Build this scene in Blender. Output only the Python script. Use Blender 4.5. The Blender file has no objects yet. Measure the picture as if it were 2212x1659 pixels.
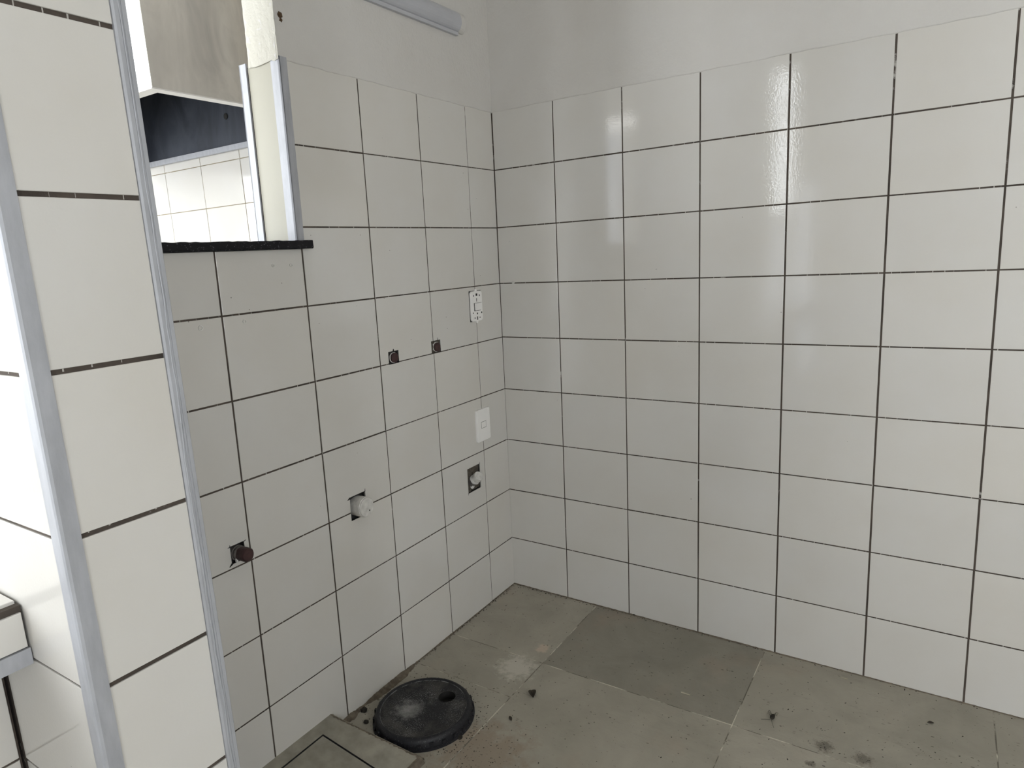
import bpy, bmesh, math, random
from mathutils import Vector, Matrix

random.seed(11)
SC = bpy.context.scene
COL = SC.collection

# ------------------------------------------------------------------ camera
CAM = (1.40591, -2.09998, 1.30665)
FPX = 1447.475
R = [(0.8413117810566743, 0.5378082217004212, -0.05437649976484694),
     (-0.057431540119376415, 0.18895833031440742, 0.98030422196597),
     (0.5374905629448414, -0.8216185648317712, 0.18986002388342804)]
cd = bpy.data.cameras.new('camera')
cam = bpy.data.objects.new('camera', cd)
COL.objects.link(cam)
m = Matrix((R[0], R[1], R[2])).transposed().to_4x4()
m.translation = Vector(CAM)
cam.matrix_world = m
cd.sensor_width = 36.0
cd.lens = 36.0 * FPX / 2212.0
cd.clip_start = 0.02
SC.camera = cam

# ------------------------------------------------------------------ daylight (overcast sky through the openings) and exposure
w = bpy.data.worlds.new('overcast_sky')
SC.world = w
w.use_nodes = True
bg = w.node_tree.nodes['Background']
bg.inputs[0].default_value = (0.93, 0.97, 1.0, 1)
bg.inputs[1].default_value = 15.0
SC.view_settings.view_transform = 'Standard'
SC.view_settings.look = 'None'
SC.view_settings.gamma = 1.0
SC.view_settings.use_curve_mapping = False
SC.view_settings.exposure = -0.30
try:
    SC.cycles.max_bounces = 14
    SC.cycles.diffuse_bounces = 8
    SC.cycles.sample_clamp_indirect = 0
except Exception:
    pass

# unseen wall openings, placed and sized for the daylight they give (all beside or behind the camera): axis, position, (a0, a1), (z0, z1)
FRONT_Y = -4.2
RIGHT_X = 3.4
KIT_X = -3.2
CEIL = 3.0
OPEN_FRONT = [((-1.63, -1.47), (1.50, 2.75)),      # slit added for a faint streak mirrored in the tiles
              ((-2.70, -1.75), (0.60, 2.80)),     # opening added to brighten the kitchen tiles
              ((-1.02, -0.20), (0.55, 2.75)),      # opening added to light the pillar's side face
              ((-0.02, 0.105), (1.72, 2.90)),      # narrow window of the bay
              ((-0.02, 0.105), (0.60, 1.68)),      # its lower part, frosted to fade the mirrored streak
              ((0.18, 0.31), (0.30, 1.95)),        # slit for the second mirrored streak, frosted to dim it
              ((2.02, 2.38), (0.0, 2.2))]          # doorway, its width cut down to lessen the light
FROSTED = (0, 4, 5)
OPEN_RIGHT = [((-2.9, -2.2), (0.9, 2.1))]
OPEN_KIT = [((-2.75, -1.35), (0.60, 2.85))]           # opening added in the kitchen's far side to brighten it
for (a, b), (z0, z1) in OPEN_FRONT:
    ld = bpy.data.lights.new('daylight_portal', 'AREA')
    ld.shape = 'RECTANGLE'; ld.size = b - a; ld.size_y = z1 - z0
    ld.cycles.is_portal = True
    lo = bpy.data.objects.new('daylight_portal', ld); COL.objects.link(lo)
    lo.location = ((a + b) / 2, FRONT_Y - 0.06, (z0 + z1) / 2)
    lo.rotation_euler = (math.radians(90), 0, 0)      # -Z of the lamp looks along +Y
for (a, b), (z0, z1) in OPEN_RIGHT:
    ld = bpy.data.lights.new('daylight_portal', 'AREA')
    ld.shape = 'RECTANGLE'; ld.size = b - a; ld.size_y = z1 - z0
    ld.cycles.is_portal = True
    lo = bpy.data.objects.new('daylight_portal', ld); COL.objects.link(lo)
    lo.location = (RIGHT_X + 0.06, (a + b) / 2, (z0 + z1) / 2)
    lo.rotation_euler = (math.radians(90), 0, math.radians(90))

for (a, b), (z0, z1) in OPEN_KIT:
    ld = bpy.data.lights.new('daylight_portal', 'AREA')
    ld.shape = 'RECTANGLE'; ld.size = b - a; ld.size_y = z1 - z0
    ld.cycles.is_portal = True
    lo = bpy.data.objects.new('daylight_portal', ld); COL.objects.link(lo)
    lo.location = (KIT_X - 0.06, (a + b) / 2, (z0 + z1) / 2)
    lo.rotation_euler = (math.radians(90), 0, math.radians(-90))

# ------------------------------------------------------------------ frames of the two slightly out-of-plumb tiled walls
ANG = -0.01297217
UX, UY = -0.0029976, 0.01954
SH = 0.0182166
MA = Matrix(((0, 1, UX), (-1, 0, SH), (0, 0, 1)))                      # columns: s, n, z  (wall_left)
OA = Vector((-UX, -SH, 0))
MB_ = Matrix(((math.cos(ANG), -math.sin(ANG) * -1 * -1, 0.0), (math.sin(ANG), -math.cos(ANG), UY), (0, 0, 1)))
MB_ = Matrix(((math.cos(ANG), math.sin(ANG), 0.0), (math.sin(ANG), -math.cos(ANG), UY), (0, 0, 1)))  # wall_back
OB = Vector((0, -UY, 0))


class Frame:
    def __init__(self, M, O): self.M, self.O = M, O
    def __call__(self, s, n, z): return self.M @ Vector((s, n, z)) + self.O


FA = Frame(MA, OA)
FB = Frame(MB_, OB)
FP = Frame(Matrix(((0, 1, 0), (-1, 0, 0), (0, 0, 1))), Vector((0.533, 0, 0)))      # pillar broad face, s = -y
FS = Frame(Matrix(((1, 0, 0), (0, -1, 0), (0, 0, 1))), Vector((0, -1.765, 0)))     # pillar side face, s = x
FK = Frame(Matrix(((1, 0, 0), (0, -1, 0), (0, 0, 1))), Vector((0, 0, 0)))          # kitchen back wall, s = x
FL = Frame(Matrix(((1, 0, 0), (0, 0, 1), (0, 1, 0))), Vector((0, 0, 0)))           # floor: s = x, n = up, third = y

# ------------------------------------------------------------------ materials
def mat(name):
    mm = bpy.data.materials.new(name); mm.use_nodes = True
    nt = mm.node_tree
    return mm, nt, nt.nodes['Principled BSDF']
def N(nt, t, **kw):
    n = nt.nodes.new(t)
    for k, v in kw.items(): setattr(n, k, v)
    return n
def pos(nt): return N(nt, 'ShaderNodeNewGeometry').outputs['Position']
def noise(nt, scale, detail=3, rough=0.55, vec=None, dist=0.0):
    n = N(nt, 'ShaderNodeTexNoise')
    n.inputs['Scale'].default_value = scale; n.inputs['Detail'].default_value = detail
    n.inputs['Roughness'].default_value = rough; n.inputs['Distortion'].default_value = dist
    nt.links.new(vec if vec is not None else pos(nt), n.inputs['Vector'])
    return n.outputs['Fac']
def ramp(nt, fac, stops):
    r = N(nt, 'ShaderNodeValToRGB')
    while len(r.color_ramp.elements) < len(stops): r.color_ramp.elements.new(0.5)
    for e, (p, c) in zip(r.color_ramp.elements, stops):
        e.position = p; e.color = c if len(c) == 4 else (*c, 1)
    nt.links.new(fac, r.inputs['Fac'])
    return r.outputs['Color']
def mix(nt, fac, a, b, mode='MIX'):
    x = N(nt, 'ShaderNodeMix', data_type='RGBA', blend_type=mode)
    for s, v in ((0, fac), (6, a), (7, b)):
        if isinstance(v, (int, float)): x.inputs[s].default_value = v
        elif isinstance(v, tuple): x.inputs[s].default_value = (*v, 1) if len(v) == 3 else v
        else: nt.links.new(v, x.inputs[s])
    return x.outputs[2]
def maths(nt, op, a, b=None, clamp=False):
    x = N(nt, 'ShaderNodeMath', operation=op); x.use_clamp = clamp
    for i, v in enumerate((a, b)):
        if v is None: continue
        if isinstance(v, (int, float)): x.inputs[i].default_value = v
        else: nt.links.new(v, x.inputs[i])
    return x.outputs[0]
def bump(nt, bsdf, h, strength, dist):
    b = N(nt, 'ShaderNodeBump'); b.inputs['Strength'].default_value = strength; b.inputs['Distance'].default_value = dist
    nt.links.new(h, b.inputs['Height']); nt.links.new(b.outputs[0], bsdf.inputs['Normal'])
def stretch(nt, sx, sy, sz):
    v = N(nt, 'ShaderNodeVectorMath', operation='MULTIPLY'); v.inputs[1].default_value = (sx, sy, sz)
    nt.links.new(pos(nt), v.inputs[0]); return v.outputs[0]
def objrand(nt): return N(nt, 'ShaderNodeObjectInfo').outputs['Random']

def glazed(name, base, specks=True):
    mm, nt, b = mat(name)
    r = objrand(nt)
    tint = ramp(nt, r, [(0, tuple(c * 0.975 for c in base)), (0.5, base), (1, (base[0] * 1.005, base[1] * 0.998, base[2] * 0.985))])
    cloud = ramp(nt, noise(nt, 3.5, 4), [(0.35, (0.965, 0.955, 0.935)), (0.65, (1, 1, 1))])
    c = mix(nt, 1.0, tint, cloud, 'MULTIPLY')
    if specks:
        v = N(nt, 'ShaderNodeTexVoronoi'); v.inputs['Scale'].default_value = 26.0
        nt.links.new(pos(nt), v.inputs['Vector'])
        rc = N(nt, 'ShaderNodeSeparateColor'); nt.links.new(v.outputs['Color'], rc.inputs[0])
        size = maths(nt, 'MULTIPLY', maths(nt, 'SUBTRACT', rc.outputs[0], 0.86, True), 0.30)
        msk = maths(nt, 'LESS_THAN', v.outputs['Distance'], size)
        c = mix(nt, maths(nt, 'MULTIPLY', msk, 0.75), c, (0.10, 0.085, 0.07))
    nt.links.new(c, b.inputs['Base Color'])
    b.inputs['Roughness'].default_value = 0.06
    b.inputs['Specular IOR Level'].default_value = 0.5
    h = maths(nt, 'ADD', noise(nt, 200, 1), maths(nt, 'MULTIPLY', noise(nt, 45, 1), 0.35))
    bump(nt, b, h, 0.05, 0.0017)
    return mm

M_TILE = glazed('glazed_white_tile', (0.635, 0.622, 0.600))
M_CREAM = glazed('glazed_cream_tile', (0.40, 0.387, 0.325), False)
M_CREAM.node_tree.nodes['Principled BSDF'].inputs['Roughness'].default_value = 0.3

def grout_mat(name, dark, streak, ticks=True):
    mm, nt, b = mat(name)
    sep = N(nt, 'ShaderNodeSeparateXYZ'); nt.links.new(pos(nt), sep.inputs[0])
    high = maths(nt, 'MULTIPLY', maths(nt, 'SUBTRACT', sep.outputs[2], 1.35, True), 0.20)      # paint smeared in from the painted band
    smear = ramp(nt, maths(nt, 'ADD', noise(nt, 10, 5, 0.75), high), [(0.64, (0, 0, 0)), (0.70, (1, 1, 1))])
    dk = ramp(nt, noise(nt, 12, 4), [(0.3, tuple(c * 0.6 for c in dark)), (0.7, tuple(c * 1.5 for c in dark))])
    c = mix(nt, maths(nt, 'MULTIPLY', smear, 0.8), dk, streak)
    if ticks:
        ph = maths(nt, 'FRACT', maths(nt, 'ADD', maths(nt, 'DIVIDE', maths(nt, 'SUBTRACT', sep.outputs[2], 0.1975), 0.2015), 10.5))
        hor = maths(nt, 'LESS_THAN', maths(nt, 'ABSOLUTE', maths(nt, 'SUBTRACT', ph, 0.5)), 0.03)
        v = N(nt, 'ShaderNodeTexVoronoi', voronoi_dimensions='1D'); v.inputs['Scale'].default_value = 33.0
        row = maths(nt, 'MULTIPLY', maths(nt, 'ROUND', maths(nt, 'DIVIDE', sep.outputs[2], 0.2015)), 7.37)
        nt.links.new(maths(nt, 'ADD', maths(nt, 'SUBTRACT', sep.outputs[0], sep.outputs[1]), row), v.inputs['W'])
        rc = N(nt, 'ShaderNodeSeparateColor'); nt.links.new(v.outputs['Color'], rc.inputs[0])
        lo = maths(nt, 'MULTIPLY', maths(nt, 'SUBTRACT', rc.outputs[0], 0.35, True), 0.06)
        tk = maths(nt, 'MULTIPLY', maths(nt, 'LESS_THAN', v.outputs['Distance'], lo), hor)
        c = mix(nt, maths(nt, 'MULTIPLY', tk, 0.85), c, streak)
    nt.links.new(c, b.inputs['Base Color']); b.inputs['Roughness'].default_value = 0.9
    bump(nt, b, noise(nt, 300, 2), 0.5, 0.001)
    return mm
M_GROUT = grout_mat('brown_grout', (0.060, 0.047, 0.038), (0.50, 0.48, 0.45))
M_GROUTK = grout_mat('tan_grout', (0.22, 0.185, 0.12), (0.5, 0.46, 0.38), False)

def plaster(name, base, sc=1.0):
    mm, nt, b = mat(name)
    c = mix(nt, 1.0, base, ramp(nt, noise(nt, 2.2, 5, 0.6), [(0.3, (0.92, 0.905, 0.885)), (0.7, (1, 1, 1))]), 'MULTIPLY')
    nt.links.new(c, b.inputs['Base Color']); b.inputs['Roughness'].default_value = 0.75
    h = maths(nt, 'ADD', noise(nt, 14, 5, 0.6), maths(nt, 'MULTIPLY', noise(nt, 85, 3), 0.35))
    bump(nt, b, h, 0.35 * sc, 0.012)
    return mm
M_PLASTER = plaster('painted_plaster', (0.62, 0.607, 0.588))
M_ROUGH = plaster('rough_cream_plaster', (0.58, 0.565, 0.505), 1.4)
M_CEIL = plaster('ceiling_paint', (0.62, 0.60, 0.56))

def plain(name, c, rough=0.6, metal=0.0, spec=0.5, var=0.12, nscale=30, bmp=0.0):
    mm, nt, b = mat(name)
    col = mix(nt, 1.0, c, ramp(nt, noise(nt, nscale, 4), [(0.3, (1 - var,) * 3), (0.7, (1, 1, 1))]), 'MULTIPLY')
    nt.links.new(col, b.inputs['Base Color'])
    b.inputs['Roughness'].default_value = rough; b.inputs['Metallic'].default_value = metal
    b.inputs['Specular IOR Level'].default_value = spec
    if bmp: bump(nt, b, noise(nt, nscale * 2, 3), bmp, 0.003)
    return mm
M_MORTAR = plain('rough_mortar', (0.13, 0.112, 0.09), 0.95, var=0.6, nscale=90, bmp=0.9)
M_DARKHOLE = plain('dark_mortar', (0.035, 0.034, 0.034), 0.8, var=0.7, nscale=110, bmp=0.9)  # near-black mortar for the cut-outs and the frame groove
M_ROOM = plain('off_white_wall', (0.70, 0.69, 0.66), 0.6, var=0.05, nscale=3)
M_PVC = plain('dirty_white_pvc', (0.70, 0.685, 0.655), 0.55, var=0.28, nscale=70)
M_TAPE = plain('thread_seal_tape', (0.75, 0.74, 0.72), 0.6, var=0.2, nscale=200, bmp=0.4)
M_MAROON = plain('maroon_plastic', (0.055, 0.022, 0.022), 0.6, var=0.45, nscale=60)
M_GREYPL = plain('grey_plastic_collar', (0.17, 0.155, 0.145), 0.6, var=0.4, nscale=90)
M_SWITCH = plain('white_switch_plastic', (0.86, 0.85, 0.835), 0.35, var=0.04, nscale=20)
M_BLACK = plain('black_slot', (0.012, 0.011, 0.010), 0.8, var=0.2)
M_DIRT = plain('dark_dirt', (0.035, 0.029, 0.022), 0.95, var=0.6, nscale=80)
M_STRAW = plain('pale_straw', (0.48, 0.44, 0.34), 0.8, var=0.3)
M_LAMPBODY = plain('white_lamp_body', (0.47, 0.478, 0.51), 0.4, var=0.03)
M_DIFFUSER = plain('opal_diffuser', (0.47, 0.478, 0.515), 0.28, var=0.02)
M_CONC = plain('grey_mortar_frame', (0.36, 0.337, 0.28), 0.85, var=0.35, nscale=22, bmp=0.35)
M_BROWN = plain('brown_mortar', (0.20, 0.165, 0.125), 0.95, var=0.55, nscale=70, bmp=0.8)
M_LEAF = plain('dead_leaf', (0.055, 0.043, 0.03), 0.8, var=0.5)
M_NEST = plain('brown_mud', (0.12, 0.07, 0.035), 0.9, var=0.5, nscale=150)

def metal(name, base, rough, met, streaks=(40, 40, 4), amt=0.25, stain=0.0, staincol=(0.3, 0.28, 0.25)):
    mm, nt, b = mat(name)
    s = ramp(nt, noise(nt, 1.0, 5, 0.65, stretch(nt, *streaks)), [(0.3, (1 - amt,) * 3), (0.7, (1, 1, 1))])
    c = mix(nt, 1.0, base, s, 'MULTIPLY')
    if stain:
        st = ramp(nt, noise(nt, 1.0, 5, 0.6, stretch(nt, 5.5, 5.5, 2.6), 1.2), [(0.42, (0, 0, 0)), (0.68, (1, 1, 1))])
        c = mix(nt, maths(nt, 'MULTIPLY', st, stain), c, staincol)
    nt.links.new(c, b.inputs['Base Color'])
    b.inputs['Metallic'].default_value = met
    rr = N(nt, 'ShaderNodeMapRange'); rr.inputs[3].default_value = rough - 0.08; rr.inputs[4].default_value = rough + 0.12
    nt.links.new(noise(nt, 1.0, 4, 0.6, stretch(nt, *streaks)), rr.inputs[0]); nt.links.new(rr.outputs[0], b.inputs['Roughness'])
    bump(nt, b, noise(nt, 1.0, 3, 0.6, stretch(nt, *(q * 4 for q in streaks))), 0.12, 0.001)
    return mm
M_ALU = metal('aluminium_edge_trim', (0.44, 0.45, 0.485), 0.5, 0.2, (60, 60, 14), 0.2)
M_STEEL = metal('stained_stainless_steel', (0.62, 0.595, 0.55), 0.42, 0.75, (4, 4, 1.6), 0.30, 0.75, (0.33, 0.315, 0.30))
M_STEELB = metal('stainless_steel_side', (0.72, 0.74, 0.76), 0.33, 0.85, (50, 50, 2), 0.15)
M_RIM = metal('stainless_steel_rim', (0.72, 0.71, 0.69), 0.4, 0.5, (20, 20, 20), 0.12)
M_INNER = metal('dark_steel_lining', (0.038, 0.044, 0.062), 0.55, 0.1, (14, 14, 3), 0.4, 0.6, (0.075, 0.085, 0.11))  # dark blue-grey lining with paler patches

# black granite
M_GRANITE, nt, b = mat('black_granite')
v = N(nt, 'ShaderNodeTexVoronoi'); v.inputs['Scale'].default_value = 420; nt.links.new(pos(nt), v.inputs['Vector'])
rc = N(nt, 'ShaderNodeSeparateColor'); nt.links.new(v.outputs['Color'], rc.inputs[0])
nt.links.new(ramp(nt, rc.outputs[0], [(0.92, (0.009, 0.009, 0.011)), (0.98, (0.07, 0.07, 0.08))]), b.inputs['Base Color'])
b.inputs['Roughness'].default_value = 0.6; b.inputs['Specular IOR Level'].default_value = 0.2
bump(nt, b, noise(nt, 160, 3), 0.4, 0.002)

# black plastic lid, whitish dust
M_LID, nt, b = mat('dusty_black_plastic')
sp = ramp(nt, noise(nt, 380, 3, 0.7), [(0.56, (0, 0, 0)), (0.66, (1, 1, 1))])
cl = ramp(nt, noise(nt, 11, 4, 0.6), [(0.40, (0.12, 0.12, 0.12)), (0.62, (1, 1, 1))])
msk = mix(nt, 1.0, sp, cl, 'MULTIPLY')
film = ramp(nt, noise(nt, 14, 5, 0.65), [(0.47, (0, 0, 0)), (0.70, (0.5, 0.5, 0.5))])
c1 = mix(nt, film, (0.011, 0.011, 0.013), (0.125, 0.117, 0.105))
d = N(nt, 'ShaderNodeVectorMath', operation='DISTANCE'); d.inputs[1].default_value = (0.165, -0.845, 0.029)
nt.links.new(pos(nt), d.inputs[0])
k = ramp(nt, maths(nt, 'ADD', maths(nt, 'DIVIDE', d.outputs['Value'], 0.10), noise(nt, 55, 5, 0.75)), [(0.5, (0.8, 0.8, 0.8)), (1.0, (0, 0, 0))])
c1 = mix(nt, k, c1, (0.30, 0.295, 0.285))      # chalky patch
nt.links.new(mix(nt, msk, c1, (0.40, 0.40, 0.40)), b.inputs['Base Color'])
b.inputs['Roughness'].default_value = 0.55; b.inputs['Specular IOR Level'].default_value = 0.3
bump(nt, b, noise(nt, 60, 4), 0.2, 0.004)

M_LIDRIM, nt, b = mat('scuffed_black_plastic')
nt.links.new(mix(nt, ramp(nt, noise(nt, 300, 3, 0.7), [(0.64, (0, 0, 0)), (0.70, (0.8, 0.8, 0.8))]), (0.011, 0.011, 0.014), (0.26, 0.26, 0.26)), b.inputs['Base Color'])
b.inputs['Roughness'].default_value = 0.5; b.inputs['Specular IOR Level'].default_value = 0.35
bump(nt, b, noise(nt, 60, 4), 0.25, 0.004)
M_PALELIP, nt, b = mat('pale_plastic_edge')  # thin lip ring, patchily paler than the rim
nt.links.new(mix(nt, ramp(nt, noise(nt, 30, 5, 0.7), [(0.44, (0, 0, 0)), (0.62, (1, 1, 1))]), (0.014, 0.014, 0.016), (0.24, 0.24, 0.235)), b.inputs['Base Color'])
b.inputs['Roughness'].default_value = 0.5

# floor slabs
M_SLAB, nt, b = mat('grey_stone_floor_tile')
tone = N(nt, 'ShaderNodeObjectInfo').outputs['Color']
r = objrand(nt)
base = ramp(nt, r, [(0, (0.362, 0.341, 0.296)), (1, (0.392, 0.370, 0.322))])
base = mix(nt, 1.0, base, tone, 'MULTIPLY')
cloud = ramp(nt, noise(nt, 5, 6, 0.65, None, 0.6), [(0.3, (0.80, 0.79, 0.77)), (0.7, (1.05, 1.04, 1.02))])
c = mix(nt, 1.0, base, cloud, 'MULTIPLY')
veins = ramp(nt, noise(nt, 1.0, 6, 0.7, stretch(nt, 9, 38, 1)), [(0.60, (0, 0, 0)), (0.74, (1, 1, 1))])
c = mix(nt, maths(nt, 'MULTIPLY', veins, 0.38), c, (0.15, 0.135, 0.11))
rust = ramp(nt, noise(nt, 3.2, 4, 0.6), [(0.58, (0, 0, 0)), (0.75, (1, 1, 1))])
c = mix(nt, maths(nt, 'MULTIPLY', rust, 0.35), c, (0.40, 0.31, 0.24))
v = N(nt, 'ShaderNodeTexVoronoi'); v.inputs['Scale'].default_value = 70; nt.links.new(stretch(nt, 1, 1.9, 1), v.inputs['Vector'])
rc = N(nt, 'ShaderNodeSeparateColor'); nt.links.new(v.outputs['Color'], rc.inputs[0])
patch = ramp(nt, noise(nt, 6, 3), [(0.42, (0.15, 0.15, 0.15)), (0.65, (1, 1, 1))])
thr = maths(nt, 'MULTIPLY', maths(nt, 'SUBTRACT', rc.outputs[0], 0.80, True), 1.6)
sp = maths(nt, 'MULTIPLY', maths(nt, 'LESS_THAN', v.outputs['Distance'], thr), patch)
c = mix(nt, maths(nt, 'MULTIPLY', sp, 0.75), c, (0.05, 0.043, 0.033))
def blot(c, x, y, r_, col, amt, nsc=14):
    d = N(nt, 'ShaderNodeVectorMath', operation='DISTANCE'); d.inputs[1].default_value = (x, y, 0)
    nt.links.new(pos(nt), d.inputs[0])
    e = maths(nt, 'ADD', maths(nt, 'DIVIDE', d.outputs['Value'], r_), maths(nt, 'MULTIPLY', noise(nt, nsc, 5, 0.7), 1.1))
    k = ramp(nt, e, [(0.75, (1, 1, 1)), (1.0, (0, 0, 0))])      # ramp input is clamped at 1
    return mix(nt, maths(nt, 'MULTIPLY', k, amt), c, col)
c = blot(c, 0.43, -0.86, 0.34, (0.27, 0.205, 0.15), 0.6, 22)      # rusty mud round the lid
c = blot(c, 0.31, -0.49, 0.16, (0.58, 0.55, 0.48), 0.7, 45)        # chalky scuff
c = blot(c, 0.33, -0.36, 0.06, (0.60, 0.48, 0.38), 0.6, 60)
c = blot(c, 1.205, -0.399, 0.062, (0.12, 0.105, 0.085), 0.75, 70)      # dried mud smears
c = blot(c, 1.297, -0.401, 0.060, (0.12, 0.105, 0.085), 0.75, 70)
c = blot(c, 1.184, -0.481, 0.03, (0.12, 0.105, 0.085), 0.75, 70)
nt.links.new(c, b.inputs['Base Color'])
b.inputs['Roughness'].default_value = 0.62
b.inputs['Specular IOR Level'].default_value = 0.35
bump(nt, b, maths(nt, 'ADD', noise(nt, 1.0, 5, 0.6, stretch(nt, 14, 40, 1)), maths(nt, 'MULTIPLY', noise(nt, 140, 3), 0.4)), 0.22, 0.004)
M_JOINT, nt, b = mat('floor_joint')
nt.links.new(ramp(nt, noise(nt, 9, 4, 0.7), [(0.44, (0.15, 0.135, 0.11)), (0.60, (0.60, 0.565, 0.475))]), b.inputs['Base Color'])
b.inputs['Roughness'].default_value = 0.9

# ------------------------------------------------------------------ mesh helpers
def link(name, verts, faces, material, parent=None, smooth=False, mats=None, fm=None):
    me = bpy.data.meshes.new(name)
    me.from_pydata([tuple(v) for v in verts], [], faces)
    for mt in (mats or [material]): me.materials.append(mt)
    if fm:
        for p, i in zip(me.polygons, fm): p.material_index = i
    bm = bmesh.new(); bm.from_mesh(me); bmesh.ops.recalc_face_normals(bm, faces=bm.faces)
    bm.to_mesh(me); bm.free()
    if smooth:
        for p in me.polygons: p.use_smooth = True
    o = bpy.data.objects.new(name, me); COL.objects.link(o)
    if parent: o.parent = parent
    return o

def empty(name, loc=(0, 0, 0)):
    o = bpy.data.objects.new(name, None); COL.objects.link(o); o.location = loc
    o.empty_display_size = 0.05
    return o

def tag(o, label=None, cat=None, group=None, kind=None):
    if label: o['label'] = label
    if cat: o['category'] = cat
    if group: o['group'] = group
    if kind: o['kind'] = kind
    return o

class MB:
    """collects boxes / lathes in a frame and links them as one mesh"""
    def __init__(self, fr=None): self.v, self.f, self.m, self.fr = [], [], [], fr
    def p(self, s, n, z): return self.fr(s, n, z) if self.fr else Vector((s, n, z))
    def box(self, s0, s1, n0, n1, z0, z1, mi=0):
        k = len(self.v)
        for z in (z0, z1):
            for s, n in ((s0, n0), (s1, n0), (s1, n1), (s0, n1)): self.v.append(self.p(s, n, z))
        for q in ((0, 3, 2, 1), (4, 5, 6, 7), (0, 1, 5, 4), (1, 2, 6, 5), (2, 3, 7, 6), (3, 0, 4, 7)):
            self.f.append([k + i for i in q]); self.m.append(mi)
        return self
    def prism(self, loop, axis_pts, mi=0):
        """loop: list of (a, b); axis_pts: two functions mapping (a, b) -> point"""
        k = len(self.v); n = len(loop)
        for fn in axis_pts:
            for a, b_ in loop: self.v.append(Vector(fn(a, b_)))
        for i in range(n):
            j = (i + 1) % n
            self.f.append([k + i, k + j, k + n + j, k + n + i]); self.m.append(mi)
        self.f.append([k + i for i in range(n)][::-1]); self.f.append([k + n + i for i in range(n)]); self.m += [mi, mi]
        return self
    def lathe(self, c, ax, prof, seg=24, mi=0, cap=True, wob=0.0):
        """prof: list of (r, h) along axis ax from centre c"""
        ax = Vector(ax).normalized()
        e1 = ax.orthogonal().normalized(); e2 = ax.cross(e1)
        k = len(self.v); c = Vector(c)
        for r_, h in prof:
            for i in range(seg):
                t = 2 * math.pi * i / seg
                rr = r_ * (1 + wob * math.sin(5 * t + h * 90))
                self.v.append(c + ax * h + e1 * (rr * math.cos(t)) + e2 * (rr * math.sin(t)))
        for a in range(len(prof) - 1):
            for i in range(seg):
                j = (i + 1) % seg
                self.f.append([k + a * seg + i, k + a * seg + j, k + (a + 1) * seg + j, k + (a + 1) * seg + i]); self.m.append(mi)
        if cap:
            self.f.append([k + i for i in range(seg)][::-1]); self.f.append([k + (len(prof) - 1) * seg + i for i in range(seg)]); self.m += [mi, mi]
        return self
    def holed(self, s0, s1, z0, z1, n_front, holes, n_bottom, mi=0, mib=None, back=True):
        """front face at n_front with rectangular holes (hs0, hs1, hz0, hz1) sunk to n_bottom; sides closed"""
        mib = mi if mib is None else mib
        S = sorted({s0, s1, *[q for h in holes for q in h[:2] if s0 < q < s1]})
        Z = sorted({z0, z1, *[q for h in holes for q in h[2:] if z0 < q < z1]})
        def inh(a, b_): return any(h[0] <= a <= h[1] and h[2] <= b_ <= h[3] for h in holes)
        def quad(pts, m_):
            k = len(self.v); self.v += [self.p(*q) for q in pts]; self.f.append([k, k + 1, k + 2, k + 3]); self.m.append(m_)
        cell = {}
        for i in range(len(S) - 1):
            for j in range(len(Z) - 1):
                cell[i, j] = inh((S[i] + S[i + 1]) / 2, (Z[j] + Z[j + 1]) / 2)
        for (i, j), h in cell.items():
            a, b_, c_, d = S[i], S[i + 1], Z[j], Z[j + 1]
            n = n_bottom if h else n_front
            if not h or back: quad([(a, n, c_), (b_, n, c_), (b_, n, d), (a, n, d)], mib if h else mi)
            for (di, dj, e) in ((-1, 0, ((a, c_), (a, d))), (1, 0, ((b_, c_), (b_, d))), (0, -1, ((a, c_), (b_, c_))), (0, 1, ((a, d), (b_, d)))):
                o = cell.get((i + di, j + dj))
                if (h and o is False) or (o is None and not h):
                    (p0, q0), (p1, q1) = e
                    quad([(p0, n_front, q0), (p1, n_front, q1), (p1, n_bottom, q1), (p0, n_bottom, q0)], mib if h else mi)
        return self
    def build(self, name, material, parent=None, smooth=False, mats=None):
        return link(name, self.v, self.f, material, parent, smooth, mats, self.m if mats else None)

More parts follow.
